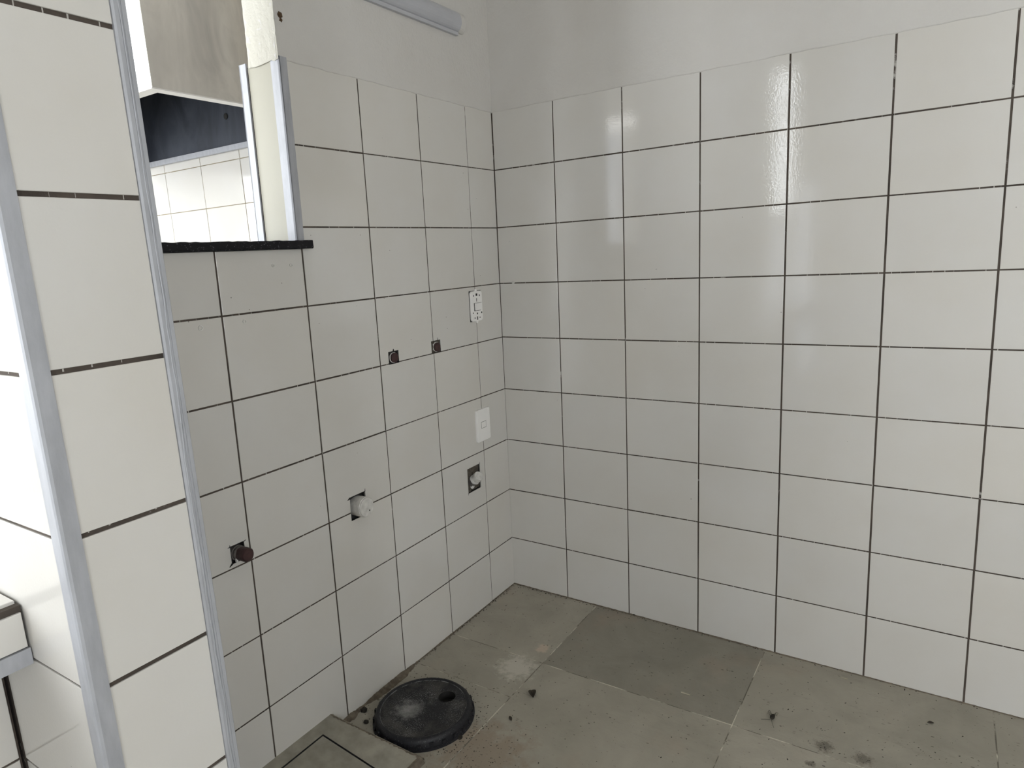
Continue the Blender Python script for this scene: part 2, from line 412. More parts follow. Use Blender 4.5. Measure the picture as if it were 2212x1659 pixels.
_tile_cache = {}
def tile(fr, parent, s0, s1, z0, z1, material, gap=(0.002, 0.002), thick=0.005, bev=0.0009, wob=0.0016, name='tile', proud=0.0):
    """one ceramic piece: pillowed edge, its own tiny tilt; alike pieces share mesh data"""
    ws, hz = round(s1 - s0 - 2 * gap[0], 3), round(z1 - z0 - 2 * gap[1], 3)
    key = (id(fr), ws, hz, material.name, thick)
    me = _tile_cache.get(key)
    if me is None:
        V = []; F = []
        rings = ((0.0, -thick), (0.0, -bev), (bev * 0.35, -bev * 0.35), (bev, 0.0))
        for ins, n in rings:
            a, c_ = ws / 2 - ins, hz / 2 - ins
            for s, z in ((-a, -c_), (a, -c_), (a, c_), (-a, c_)): V.append(fr.M @ Vector((s, n, z)))
        for r_ in range(3):
            for i in range(4):
                j = (i + 1) % 4
                F.append([r_ * 4 + i, r_ * 4 + j, (r_ + 1) * 4 + j, (r_ + 1) * 4 + i])
        F.append([12, 13, 14, 15])
        me = bpy.data.meshes.new(name); me.from_pydata([tuple(v) for v in V], [], F); me.materials.append(material)
        bm = bmesh.new(); bm.from_mesh(me)
        nrm = (fr.M @ Vector((0, 1, 0))).normalized()
        bmesh.ops.recalc_face_normals(bm, faces=bm.faces)
        big = max(bm.faces, key=lambda q: q.calc_area())
        if big.normal.dot(nrm) < 0: bmesh.ops.reverse_faces(bm, faces=bm.faces)
        bm.to_mesh(me); bm.free()
        _tile_cache[key] = me
    o = bpy.data.objects.new(name, me); COL.objects.link(o)
    o.parent = parent
    o.location = fr((s0 + s1) / 2, proud + random.uniform(-0.0003, 0.0003), (z0 + z1) / 2)
    o.rotation_euler = (random.gauss(0, wob), random.gauss(0, wob), random.gauss(0, wob))
    return o

def tile_holed(fr, parent, s0, s1, z0, z1, holes, material, gap=(0.002, 0.002), name='tile'):
    b_ = MB(fr)
    b_.holed(s0 + gap[0], s1 - gap[0], z0 + gap[1], z1 - gap[1], 0.0, holes, -0.005, back=False)
    return b_.build(name, material, parent)

ROWS = [0.0, 0.19754, 0.399184, 0.60175, 0.80188, 1.00125, 1.20215, 1.40475, 1.60867, 1.80954]   # bottom to top
TOP = ROWS[-1]

# ------------------------------------------------------------------ big structure: floor, ceiling, off-camera walls
floor = MB().box(KIT_X - 0.1, RIGHT_X + 0.1, FRONT_Y - 0.1, 0.1, -0.15, -0.0006).build('floor', M_JOINT)
tag(floor, 'grey stone-tiled floor with scattered dirt', 'floor', kind='structure')
fx = [0.004, 0.372, 0.977, 1.581, 2.183, 2.786, 3.396]
def slab(x0, x1, y1, y0):
    tn = 0.76 if (abs(x0 - 0.372) < 0.01 and y0 > -0.1) else random.uniform(0.93, 1.06)
    tile(FL, floor, x0, x1, y1, y0, M_SLAB, gap=(0.0014, 0.0014), thick=0.012, bev=0.0006, wob=0.0, name='floor_tile').color = (tn, tn, tn * 0.985, 1)
fy = [-0.004, -0.432, -1.035, -1.638, -2.241, -2.844, -3.447, -4.05]
for i in range(1, 6):
    for j in range(7): slab(fx[i], fx[i + 1], fy[j + 1], fy[j])
for y0, y1 in ((-0.004, -0.43), (-0.43, -0.623), (-0.623, -1.035), (-1.035, -1.585)): slab(0.004, 0.372, y1, y0)
for y0, y1 in ((-1.775, -2.241), (-2.241, -2.844), (-2.844, -3.447), (-3.447, -4.05)): slab(0.255, 0.372, y1, y0)

ceiling = MB().box(KIT_X - 0.1, RIGHT_X + 0.1, FRONT_Y - 0.1, 0.1, CEIL, CEIL + 0.12).build('ceiling', M_CEIL)
tag(ceiling, 'flat painted ceiling over the room', 'ceiling', kind='structure')

def wall_with_openings(name, axis, at, a0, a1, opens, label, thick=0.12):
    b_ = MB()
    def bx(p0, p1, z0, z1):
        if p1 - p0 < 1e-4 or z1 - z0 < 1e-4: return
        if axis == 'y': b_.box(p0, p1, at - thick, at, z0, z1)
        else: b_.box(at, at + thick, p0, p1, z0, z1)
    cur = a0
    cols = {}
    for span, zz in opens: cols.setdefault(span, []).append(zz)
    for (p0, p1), zs in sorted(cols.items()):
        bx(cur, p0, 0, CEIL); zc = 0
        for z0, z1 in sorted(zs): bx(p0, p1, zc, z0); zc = z1
        bx(p0, p1, zc, CEIL); cur = p1
    bx(cur, a1, 0, CEIL)
    o = b_.build(name, M_ROOM)
    return tag(o, label, 'wall', kind='structure')
wall_with_openings('wall_front', 'y', FRONT_Y, KIT_X, RIGHT_X, OPEN_FRONT, 'off white outer wall behind the camera with openings placed for light')
M_FROST = bpy.data.materials.new('dimming_pane'); M_FROST.use_nodes = True  # panes added to dim the slits that mirror in the tiles
nt = M_FROST.node_tree; nt.nodes.remove(nt.nodes['Principled BSDF'])
tr = N(nt, 'ShaderNodeBsdfTranslucent'); tr.inputs[0].default_value = (0.60, 0.61, 0.64, 1)
nt.links.new(tr.outputs[0], nt.nodes['Material Output'].inputs[0])
for n_, i in enumerate(FROSTED):
    (a, b), (z0, z1) = OPEN_FRONT[i]
    o = MB().box(a - 0.005, b + 0.005, FRONT_Y - 0.034, FRONT_Y - 0.030, z0 - 0.005, z1 + 0.005).build('window_%d' % (n_ + 2), M_FROST)
    tag(o, ('added frosted pane dimming a slit of the next room behind the camera', 'added frosted pane dimming the lower bay window behind the camera', 'added frosted pane dimming a slit by the bay window behind the camera')[n_], 'window', kind='structure')
wall_with_openings('wall_right', 'x', RIGHT_X, FRONT_Y, 0.0, OPEN_RIGHT, 'off white side wall with a wide window')
wall_with_openings('wall_kitchen_side', 'x', KIT_X - 0.12, FRONT_Y, 0.0, OPEN_KIT, 'off white far side wall of the next room with a wide opening added for light')

# ------------------------------------------------------------------ wall_back (right-hand tiled wall of the picture)
S_END = RIGHT_X + 0.0
wb = MB(FB).box(-0.03, S_END, -0.10, -0.0011, -0.02, CEIL).build('wall_back', M_GROUT)
tag(wb, 'long wall of glossy white tiles with dark joints under painted plaster', 'wall', kind='structure')
BC = [-0.0010, 0.24902, 0.50234, 0.75508, 1.0069, 1.2617, 1.51272]
while BC[-1] < S_END - 0.3: BC.append(BC[-1] + 0.2535)
for j in range(len(BC) - 1):
    for k in range(9):
        z0 = ROWS[k] + (0.001 if k == 0 else 0)
        tile(FB, wb, BC[j], BC[j + 1], z0, ROWS[k + 1], M_TILE, gap=(0.0024 if j > 2 else 0.0019, 0.0018))
def plaster_sheet(fr, parent, s0, s1, z0, z1, nx, material, seed, n0=0.0005):
    """painted plaster skin with an uneven hand-cut lower edge"""
    rnd = random.Random(seed)
    V = []; F = []
    cols = nx + 1
    prev = 0
    for i in range(cols):
        prev = prev * 0.6 + rnd.uniform(-0.0011, 0.0011)
        s = s0 + (s1 - s0) * i / nx
        for z, n in ((z0 + prev, -0.004), (z0 + prev + 0.0003, n0 - 0.0003), (z0 + 0.004 + prev, n0 + 0.0004 + rnd.uniform(0, 0.0006)),
                     (z0 + 0.03, n0 + rnd.uniform(-0.0006, 0.0006)), (z1, n0)): V.append(fr(s, n, z))
    for i in range(nx):
        for r_ in range(4):
            a = i * 5 + r_
            F.append([a, a + 5, a + 6, a + 1])
    return link('plaster', V, F, material, parent, smooth=True)
plaster_sheet(FB, wb, -0.004, S_END, TOP - 0.0034, CEIL, 220, M_PLASTER, 3)
MB(FB).lathe(FB(0.054, -0.001, 1.352), FB(0, 1, 0) - FB(0, 0, 0), [(0.0042, 0), (0.0042, 0.002), (0.0026, 0.0022), (0.0022, 0.001)], 12).build('wall_plug', M_PVC, wb)
# faint joint cap left at (0.045, 1.20)
MB(FB).lathe(FB(0.060, -0.001, 1.205), FB(0, 1, 0) - FB(0, 0, 0), [(0.006, 0), (0.006, 0.0018), (0.003, 0.0024)], 12).build('wall_plug', M_PVC, wb)

# ------------------------------------------------------------------ wall_left (opening wall)
AC = [-0.0010, 0.15921, 0.40862, 0.65918, 0.90989, 1.16128, 1.4127, 1.588]
HOLES = {  # s0, s1, z0, z1
    'lower_left': (1.176, 1.215, 0.613, 0.658),
    'drain_mid': (0.766, 0.828, 0.577, 0.648),
    'corner': (0.190, 0.268, 0.470, 0.561),
    'supply_a': (0.577, 0.623, 0.9985, 1.0375),
    'supply_b': (0.371, 0.4195, 1.001, 1.042)}
holes = list(HOLES.values())
wlc = MB(FA)
wlc.holed(0.0, 0.921, -0.02, TOP, -0.0011, [h for h in holes if h[0] < 0.9], -0.035, 0, 1)
wlc.box(0.0, 0.921, -0.145, -0.034, -0.02, TOP, 0)
wlc.holed(0.921, 1.588, -0.02, 1.349, -0.0011, [h for h in holes if h[0] > 0.9], -0.035, 0, 1)
wlc.box(0.921, 1.588, -0.145, -0.034, -0.02, 1.349, 0)
wlc.box(0.926, 1.60, -0.112, -0.004, 2.2, CEIL, 2)                    # lintel over the pass-through
wlc.box(0.0, 0.9255, -0.112, -0.0062, TOP, CEIL, 2)
wlc.box(1.765, 4.2, -0.145, -0.004, 0, 0.79, 2)
wlc.box(1.765, 4.2, -0.145, -0.004, 2.6, CEIL, 2)
wl = wlc.build('wall_left', None, mats=[M_GROUT, M_DARKHOLE, M_PLASTER])
tag(wl, 'white tiled wall with capped pipe holes, pierced by a serving opening', 'wall', kind='structure')
GA = (0.0017, 0.0016)
for j in range(len(AC) - 1):
    for k in range(9):
        s0, s1, z0, z1 = AC[j], AC[j + 1], ROWS[k], ROWS[k + 1]
        if k == 0: z0 += 0.001
        if j == 3 and k >= 7: s1 = 0.9015
        if j >= 4:
            if k >= 7: continue
            if k == 6: z1 = 1.3515
        hs = [h for h in holes if h[0] < s1 and h[1] > s0 and h[2] < z1 and h[3] > z0]
        g = (GA[0] if j < 3 else 0.0023, GA[1] if j < 3 else 0.002)
        if hs: tile_holed(FA, wl, s0, s1, z0, z1, hs, M_TILE, g)
        else: tile(FA, wl, s0, s1, z0, z1, M_TILE, gap=g)
plaster_sheet(FA, wl, -0.004, 0.9255, TOP - 0.0034, CEIL, 90, M_PLASTER, 5)
for s, z, r_ in ((1.218, 1.182, 0.0062), (1.104, 1.184, 0.0048), (1.005, 1.311, 0.004), (0.95, 1.310, 0.0045)):
    MB().lathe(FA(s, -0.001, z), (1, 0, 0), [(r_, 0), (r_, 0.0022), (r_ * 0.62, 0.0024), (r_ * 0.5, 0.0008)], 14).build('wall_plug', M_PVC, wl)

# the serving opening: jamb, edge trims, sill
win = empty('window_1', FA(1.2, 0, 1.37))
tag(win, 'serving opening in the tiled wall with aluminium edges and black granite sill', 'opening', kind='structure')
def child_of(e, o):
    o.parent = e; o.matrix_parent_inverse = Matrix.Translation(-Vector(e.location)); return o
t = MB(FA)
t.box(0.9015, 0.9245, -0.004, 0.0022, 1.37, 1.814); t.box(0.9215, 0.9245, -0.031, 0.0022, 1.37, 1.814)
child_of(win, t.build('edge_trim', M_ALU))
t = MB(FA)
t.box(0.9225, 0.9275, -0.150, -0.1235, 1.37, 1.818); t.box(0.900, 0.9275, -0.150, -0.146, 1.37, 1.818)
child_of(win, t.build('edge_trim', M_ALU))
child_of(win, MB(FA).box(0.912, 0.9232, -0.1205, -0.0315, 1.37, 1.8085).build('jamb_tile', M_CREAM))
# rough painted jamb above (uneven skin)
rnd = random.Random(8)
V = []; F = []
nz, nn = 34, 9
for i in range(nz + 1):
    z = 1.806 + (2.2 - 1.806) * i / nz
    for j in range(nn + 1):
        n = -0.0 - 0.114 * j / nn
        e = 0.9262 + rnd.uniform(-0.0009, 0.0009)
        if i == 0: z_ = z + rnd.uniform(-0.003, 0.002)
        else: z_ = z
        if j in (0, nn): e -= 0.001; n += rnd.uniform(-0.0005, 0.0005)
        V.append(FA(e, n, z_))
for i in range(nz):
    for j in range(nn):
        a = i * (nn + 1) + j
        F.append([a, a + 1, a + nn + 2, a + nn + 1])
child_of(win, link('plaster_jamb', V, F, M_ROUGH, None, smooth=True))
rnd = random.Random(4)
# granite slab with a slightly chipped front edge
V = []; F = []
ns = 60
for i in range(ns + 1):
    s = 0.886 + (1.588 - 0.886) * i / ns
    q = lambda: rnd.uniform(-0.0008, 0.0008)
    for n, z in ((-0.165, 1.350), (0.0155 + q(), 1.350 + q()), (0.0178 + q(), 1.3535 + q()), (0.0178 + q(), 1.3675 + q()), (0.0155 + q(), 1.3705 + q()), (-0.165, 1.3705)):
        V.append(FA(s, n, z))
for i in range(ns):
    for r_ in range(6):
        a, b2 = i * 6 + r_, i * 6 + (r_ + 1) % 6
        F.append([a, b2, b2 + 6, a + 6])
F.append(list(range(6))); F.append([ns * 6 + i for i in range(6)][::-1])
# the slab only enters the wall past the jamb: clip its inner part left of the jamb
for i in range(ns + 1):
    s = 0.886 + (1.588 - 0.886) * i / ns
    if s < 0.923:
        for r_ in (0, 5):
            old = V[i * 6 + r_]
            V[i * 6 + r_] = FA(s, 0.0005, 1.350 if r_ == 0 else 1.3705)
child_of(win, link('window_sill', V, F, M_GRANITE))

# ------------------------------------------------------------------ pillar (end of the partition wall)
pil = MB()
pil.box(-0.145, 0.5304, -1.7624, -1.59, 0, CEIL, 0)
wp = pil.build('wall_partition', M_GROUT)
tag(wp, 'narrow partition end in the foreground faced with stacked white tiles', 'pillar', kind='structure')
PR = [0.0, 0.182, 0.385, 0.588, 0.792, 0.9965, 1.1995, 1.403, 1.6048, 1.808]
for k in range(9):
    tile(FP, wp, 1.6075, 1.7455, PR[k] + (0.001 if k == 0 else 0), PR[k + 1], M_TILE, gap=(0.0006, 0.0031))
MB(FP).box(1.6045, 1.7485, -0.004, -0.0005, 1.811, CEIL).build('plaster', M_PLASTER, wp)
for k in range(9):
    for a, b2 in ((0.26, 0.511), (0.008, 0.26), (-0.143, 0.008)):
        if b2 < 0.3 and k < 4: continue
        tile(FS, wp, a, b2, PR[k] + (0.001 if k == 0 else 0), PR[k + 1], M_TILE, gap=(0.0012, 0.0024))
MB(FS).box(0.0, 0.511, -0.003, -0.0005, 1.811, CEIL).build('plaster', M_PLASTER, wp)
# near corner trim: L profile with a rounded nose
loop = [(0.5325, -1.7455), (0.5352, -1.7458), (0.5356, -1.7640), (0.5340, -1.7672), (0.5310, -1.7686), (0.5105, -1.7684), (0.5105, -1.7655), (0.5300, -1.7650), (0.5315, -1.7630)]
MB().prism(loop, [lambda a, b2: (a, b2, 0.0), lambda a, b2: (a, b2, CEIL)]).build('edge_trim', M_ALU, wp)
# far trim with two fine ribs
loop = [(0.5305, -1.5895), (0.5350, -1.5895), (0.5360, -1.5905), (0.5360, -1.5955), (0.5351, -1.5960), (0.5360, -1.5966), (0.5360, -1.5988), (0.5351, -1.5994), (0.5360, -1.6000), (0.5360, -1.6050), (0.5345, -1.6078), (0.5305, -1.6078)]
MB().prism(loop, [lambda a, b2: (a, b2, 0.0), lambda a, b2: (a, b2, CEIL)]).build('edge_trim', M_ALU, wp)
# hand-run bead of sealant down the far trim
V = []; F = []
rnd = random.Random(21); off = 0.0
NB = 90
for i in range(NB + 1):
    z = 0.3 + i * (1.95 - 0.3) / NB
    off = max(-0.006, min(0.006, off + rnd.uniform(-0.0012, 0.0012)))
    y = -1.5985 + off * (1.0 if z < 1.3 else 0.45)
    for dy, dx in ((-0.0011, 0.5358), (-0.0005, 0.5368), (0.0005, 0.5368), (0.0011, 0.5358)): V.append((dx, y + dy, z))
for i in range(NB):
    for r_ in range(3): F.append([i * 4 + r_, i * 4 + r_ + 1, i * 4 + r_ + 5, i * 4 + r_ + 4])
link('sealant_bead', V, F, M_ALU, wp, smooth=True)

# ------------------------------------------------------------------ counter on the left of the pillar
cnt = empty('tiled_counter', (0.25, -2.4, 0))
tag(cnt, 'white tiled counter ledge with aluminium lower edge beside the foreground pillar', 'counter')
YC = (-1.7672, -4.19)
child_of(cnt, MB().box(0.012, 0.248, YC[1], YC[0], 0.0, 0.79).build('base', M_GROUT))
child_of(cnt, MB().box(-0.14, 0.3675, YC[1], YC[0], 0.7905, 0.8745).build('ledge_core', M_GROUT))
FC = Frame(Matrix(((0, 1, 0), (-1, 0, 0), (0, 0, 1))), Vector((0.250, 0, 0)))
FCF = Frame(Matrix(((0, 1, 0), (-1, 0, 0), (0, 0, 1))), Vector((0.372, 0, 0)))
FCT = Frame(Matrix(((1, 0, 0), (0, 0, 1), (0, 1, 0))), Vector((0, 0, 0.879)))
def ctile(fr, a, b2, c_, d, mt, **kw):
    o = tile(fr, None, a, b2, c_, d, mt, **kw); child_of(cnt, o)
sy = [1.7668, 2.02, 2.274, 2.528, 2.782, 3.036, 3.29]
for i in range(6):
    ctile(FCF, sy[i], sy[i + 1], 0.8125, 0.866, M_TILE, gap=(0.002, 0.001))
    ctile(FCT, 0.112, 0.3585, -sy[i + 1], -sy[i], M_TILE, gap=(0.002, 0.002), thick=0.007)
    ctile(FCT, -0.14, 0.112, -sy[i + 1], -sy[i], M_TILE, gap=(0.002, 0.002), thick=0.007)
    for k in range(4):
        ctile(FC, sy[i] + (0.0012 if i == 0 else 0), sy[i + 1], PR[k] + (0.001 if k == 0 else 0), min(PR[k + 1], 0.788), M_TILE, gap=(0.002, 0.002))
child_of(cnt, MB().box(0.33, 0.3742, YC[1], YC[0], 0.7885, 0.7905).box(0.3680, 0.3742, YC[1], YC[0], 0.7905, 0.8125).build('edge_trim', M_ALU))

# ------------------------------------------------------------------ the room seen through the opening
wk = MB(FK).box(KIT_X, -0.148, -0.10, -0.0011, 0, CEIL).build('wall_kitchen_back', M_GROUTK)
tag(wk, 'bright white tiled wall seen through the serving opening under the hood', 'wall', kind='structure')
kc = [-1.4245 + 0.3125 * i for i in range(-5, 4)]
kr = [0.0] + [1.8175 - 0.2045 * i for i in range(8, -1, -1)] + [1.8175 + 0.2045, 1.8175 + 0.409, CEIL]
for i in range(len(kc) - 1):
    for j in range(len(kr) - 1):
        tile(FK, wk, kc[i], kc[i + 1], kr[j] + (0.001 if j == 0 else 0), kr[j + 1], M_TILE, gap=(0.0016, 0.0016))

# ------------------------------------------------------------------ range hood
hx0, hx1, hy0, hy1, hz0, hz1 = -2.22, -0.635, -0.86, -0.004, 1.857, 2.46
hood = empty('range_hood', (-1.4, -0.45, hz0))
tag(hood, 'large stained stainless steel extractor hood seen through the serving opening', 'hood')
child_of(hood, MB().box(hx1 - 0.006, hx1, hy0, hy1, hz0, hz1).build('front_panel', M_STEEL))
child_of(hood, MB().box(hx0 + 0.006, hx1 - 0.006, hy0, hy0 + 0.006, hz0, hz1).build('side_panel', M_STEELB))
child_of(hood, MB().box(hx0, hx0 + 0.006, hy0, hy1, hz0, hz1).build('side_panel', M_STEELB))
child_of(hood, MB().box(hx0 + 0.006, hx1 - 0.006, hy0 + 0.006, hy1, hz1 - 0.006, hz1).build('top_panel', M_STEELB))
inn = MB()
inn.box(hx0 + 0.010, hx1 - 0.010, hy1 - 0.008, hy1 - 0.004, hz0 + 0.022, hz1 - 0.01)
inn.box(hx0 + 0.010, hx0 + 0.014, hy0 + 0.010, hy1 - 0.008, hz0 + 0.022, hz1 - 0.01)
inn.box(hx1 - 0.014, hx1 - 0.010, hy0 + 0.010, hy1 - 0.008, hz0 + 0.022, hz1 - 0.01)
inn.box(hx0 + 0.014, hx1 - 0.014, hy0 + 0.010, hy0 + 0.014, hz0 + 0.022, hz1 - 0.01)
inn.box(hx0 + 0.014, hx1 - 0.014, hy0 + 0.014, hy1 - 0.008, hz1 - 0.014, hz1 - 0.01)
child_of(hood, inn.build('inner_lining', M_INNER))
rim = MB()
rim.box(hx1 - 0.036, hx1 + 0.003, hy0 - 0.003, hy1, hz0 - 0.004, hz0)
rim.box(hx0 - 0.003, hx1 - 0.036, hy0 - 0.003, hy0 + 0.036, hz0 - 0.004, hz0)
rim.box(hx0 - 0.003, hx0 + 0.036, hy0 + 0.036, hy1, hz0 - 0.004, hz0)
rim.box(hx1 - 0.036, hx1 - 0.034, hy0 + 0.034, hy1 - 0.03, hz0, hz0 + 0.018)
rim.box(hx0 + 0.036, hx1 - 0.036, hy0 + 0.034, hy0 + 0.036, hz0, hz0 + 0.018)
child_of(hood, rim.build('rim', M_RIM))
child_of(hood, MB().box(hx0 + 0.036, hx1 - 0.036, hy1 - 0.028, hy1 - 0.009, hz0 - 0.004, hz0 + 0.02).build('grease_gutter', M_ALU))
child_of(hood, MB().lathe((-1.47, hy1 - 0.008, 2.01), (0, -1, 0), [(0.014, 0), (0.014, 0.003), (0.009, 0.004)], 14).build('bolt_hole', M_BLACK))

# fluorescent tube of the next room (mirrored in the tiles of the back wall)
kl = empty('tube_light', (-0.90, -3.0, 2.44))
tag(kl, 'short lit fluorescent fitting hanging under the ceiling of the next room', 'lamp')
M_TUBE, nt, b = mat('lit_tube')
b.inputs['Emission Color'].default_value = (1, 0.98, 0.94, 1); b.inputs['Emission Strength'].default_value = 9.0
child_of(kl, MB().lathe((-1.07, -3.0, 2.385), (1, 0, 0), [(0.012, 0), (0.030, 0.012), (0.030, 0.328), (0.012, 0.34)], 16).build('tube', M_TUBE))
child_of(kl, MB().box(-1.085, -0.715, -3.02, -2.98, 2.43, 2.46).box(-1.085, -1.071, -3.015, -2.985, 2.36, 2.43).box(-0.729, -0.715, -3.015, -2.985, 2.36, 2.43).box(-0.91, -0.89, -3.01, -2.99, 2.46, CEIL).build('housing', M_LAMPBODY))

# ------------------------------------------------------------------ unlit batten lamp on the plaster above the tiles
bl = empty('wall_batten_lamp', FA(0.46, 0, 2.055))
tag(bl, 'slim white half-round batten lamp, unlit, on the plaster above the tiles', 'lamp')
ls0, ls1, lz0, lz1 = 0.187, 0.80, 2.0205, 2.0935
arc = [(0.004 + 0.024 * math.sin(math.pi * i / 14), lz0 + 0.010 + (lz1 - lz0 - 0.010) * (1 - math.cos(math.pi * i / 14)) / 2) for i in range(15)]
child_of(bl, MB().prism([(0.004, lz0 + 0.010)] + arc[1:-1] + [(0.004, lz1)], [lambda a, c_: FA(ls0, a, c_), lambda a, c_: FA(ls1, a, c_)]).build('diffuser', M_DIFFUSER))
child_of(bl, MB(FA).box(ls0, ls1, -0.0004, 0.0115, lz0, lz0 + 0.0105).box(ls0, ls1, -0.0004, 0.004, lz0 + 0.0105, lz1).build('base', M_LAMPBODY))
for e0, e1 in ((ls0 - 0.030, ls0 - 0.0012), (ls1 + 0.0012, ls1 + 0.030)):
    loop = [(0.0, lz0)] + [(a * 0.86, c_) for a, c_ in arc] + [(0.0, lz1)]
    child_of(bl, MB().prism(loop, [lambda a, c_: FA(e0, a - 0.0002, c_), lambda a, c_: FA(e1, a - 0.0002, c_)]).build('end_cap', M_PLASTER))

# ------------------------------------------------------------------ switch and outlet
AX = Vector((1, 0, 0))
sw = empty('wall_switch', FA(0.162, 0, 0.70))
tag(sw, 'white rectangular switch plate with one small rocker, below the bare outlet', 'switch')
def rounded(s0, s1, z0, z1, r_, n=4):
    L = []
    for cx, cz, a0 in ((s1 - r_, z1 - r_, 0), (s0 + r_, z1 - r_, 90), (s0 + r_, z0 + r_, 180), (s1 - r_, z0 + r_, 270)):
        for i in range(n + 1):
            a = math.radians(a0 + 90 * i / n); L.append((cx + r_ * math.cos(a), cz + r_ * math.sin(a)))
    return L
def plate(loop, n0, n1, inset=0.0012):
    """flat plate with a softened front edge in frame FA"""
    b_ = MB(); k = len(loop)
    cs = sum(p[0] for p in loop) / k; cz = sum(p[1] for p in loop) / k
    def sc(p, d):
        v = Vector((p[0] - cs, p[1] - cz)); l = v.length
        v *= max(0.0, (l - d) / l); return (cs + v.x, cz + v.y)
    for n, d in ((n0, 0), (n1 - inset, 0), (n1, inset)):
        for p in loop:
            q = sc(p, d); b_.v.append(FA(q[0], n, q[1]))
    for r_ in range(2):
        for i in range(k):
            j = (i + 1) % k; b_.f.append([r_ * k + i, r_ * k + j, (r_ + 1) * k + j, (r_ + 1) * k + i])
    b_.f.append([2 * k + i for i in range(k)]); b_.f.append([i for i in range(k)][::-1]); b_.m = [0] * len(b_.f)
    return b_
child_of(sw, plate(rounded(0.1215, 0.2025, 0.641, 0.760, 0.004), 0.0003, 0.0085, 0.002).build('plate', M_SWITCH))
child_of(sw, MB(FA).box(0.1475, 0.1785, 0.008, 0.0086, 0.6895, 0.7135).build('rocker_gap', M_BLACK))
child_of(sw, MB(FA).box(0.1489, 0.1771, 0.008, 0.0089, 0.6908, 0.7122).build('rocker', M_SWITCH))

ot = empty('outlet_frame', FA(0.163, 0, 1.13))
tag(ot, 'bare white outlet mounting frame without cover plate, just above the switch', 'outlet')
loop = rounded(0.129, 0.1965, 1.080, 1.186, 0.010)
child_of(ot, MB(FA).box(0.1275, 0.1982, 0.0002, 0.0009, 1.0795, 1.1872).build('wall_box', M_BLACK))
child_of(ot, plate(loop, 0.0009, 0.0075, 0.0015).build('mounting_frame', M_SWITCH))
for z0, z1 in ((1.1845, 1.1925), (1.0725, 1.0815)):
    child_of(ot, MB().prism([(0.1555, z0 if z0 > 1.1 else z1), (0.1705, z0 if z0 > 1.1 else z1), (0.1655, z1 if z0 > 1.1 else z0), (0.1605, z1 if z0 > 1.1 else z0)],
             [lambda a, c_: FA(a, 0.001, c_), lambda a, c_: FA(a, 0.006, c_)]).build('lug', M_SWITCH))
child_of(ot, MB(FA).box(0.140, 0.1805, 0.0070, 0.0079, 1.1165, 1.1445).build('module_gap', M_BLACK))
child_of(ot, MB(FA).box(0.1405, 0.177, 0.0070, 0.0125, 1.1185, 1.1435).build('outlet_module', M_SWITCH))
for s, z, a, c_ in ((0.1625, 1.1735, 0.010, 0.008), (0.180, 1.170, 0.004, 0.006), (0.145, 1.170, 0.004, 0.006), (0.163, 1.155, 0.003, 0.012), (0.163, 1.107, 0.006, 0.006),
                     (0.187, 1.110, 0.004, 0.005), (0.136, 1.1085, 0.005, 0.006), (0.163, 1.0905, 0.005, 0.012), (0.178, 1.092, 0.005, 0.004), (0.148, 1.092, 0.005, 0.004), (0.136, 1.142, 0.003, 0.006)):
    child_of(ot, MB(FA).box(s - a / 2, s + a / 2, 0.0070, 0.0078, z - c_ / 2, z + c_ / 2).build('screw_slot', M_BLACK))

# ------------------------------------------------------------------ capped pipe ends in their cut-outs
def stub(name, label, s, z, tilt, parts, cat):
    e = empty(name, FA(s, 0, z)); tag(e, label, cat, group='capped pipe ends on the tiled wall')
    d = Vector((1, tilt[0], tilt[1])).normalized()
    for pn, prof, mt, sm in parts:
        child_of(e, MB().lathe(FA(s, 0, z), d, prof, 28, wob=sm).build(pn, mt))
    return e
# maroon hexagonal plug, lower left
e = stub('plugged_pipe', 'dark maroon pipe plug in a black square hole, lowest on the wall by the pillar', 1.1935, 0.634, (0.04, 0.03),
         [('socket', [(0.019, -0.034), (0.019, -0.002), (0.0145, -0.002)], M_GREYPL, 0.0),
          ('collar', [(0.0165, -0.004), (0.0180, 0.006), (0.0168, 0.011)], M_GREYPL, 0.0),
          ('plug', [(0.0168, 0.010), (0.0172, 0.026), (0.0168, 0.033), (0.0145, 0.0365)], M_MAROON, 0.02)], 'pipe plug')
child_of(e, MB().box(*sorted((FA(1.2075, 0, 0).x + 0.004, FA(1.2075, 0, 0).x + 0.009)), FA(1.209, 0, 0.62).y, FA(1.204, 0, 0.62).y, 0.618, 0.628).build('tape_end', M_TAPE))
# white drain cap in the middle
e = stub('capped_pipe', 'large white drain cap in a torn hole on the joint, over the round lid', 0.793, 0.611, (0.06, 0.0),
         [('pipe', [(0.024, -0.034), (0.024, 0.0)], M_PVC, 0.0),
          ('cap', [(0.0288, -0.020), (0.0297, 0.004), (0.0297, 0.0235), (0.0282, 0.0248), (0.0282, 0.0285), (0.0268, 0.0300)], M_PVC, 0.004)], 'pipe cap')
child_of(e, MB().lathe(FA(0.783, 0, 0.599) + Vector((0.0292, 0, 0)), (1, 0.06, 0), [(0.0022, 0), (0.0018, 0.0012)], 8).build('pin_hole', M_BLACK))
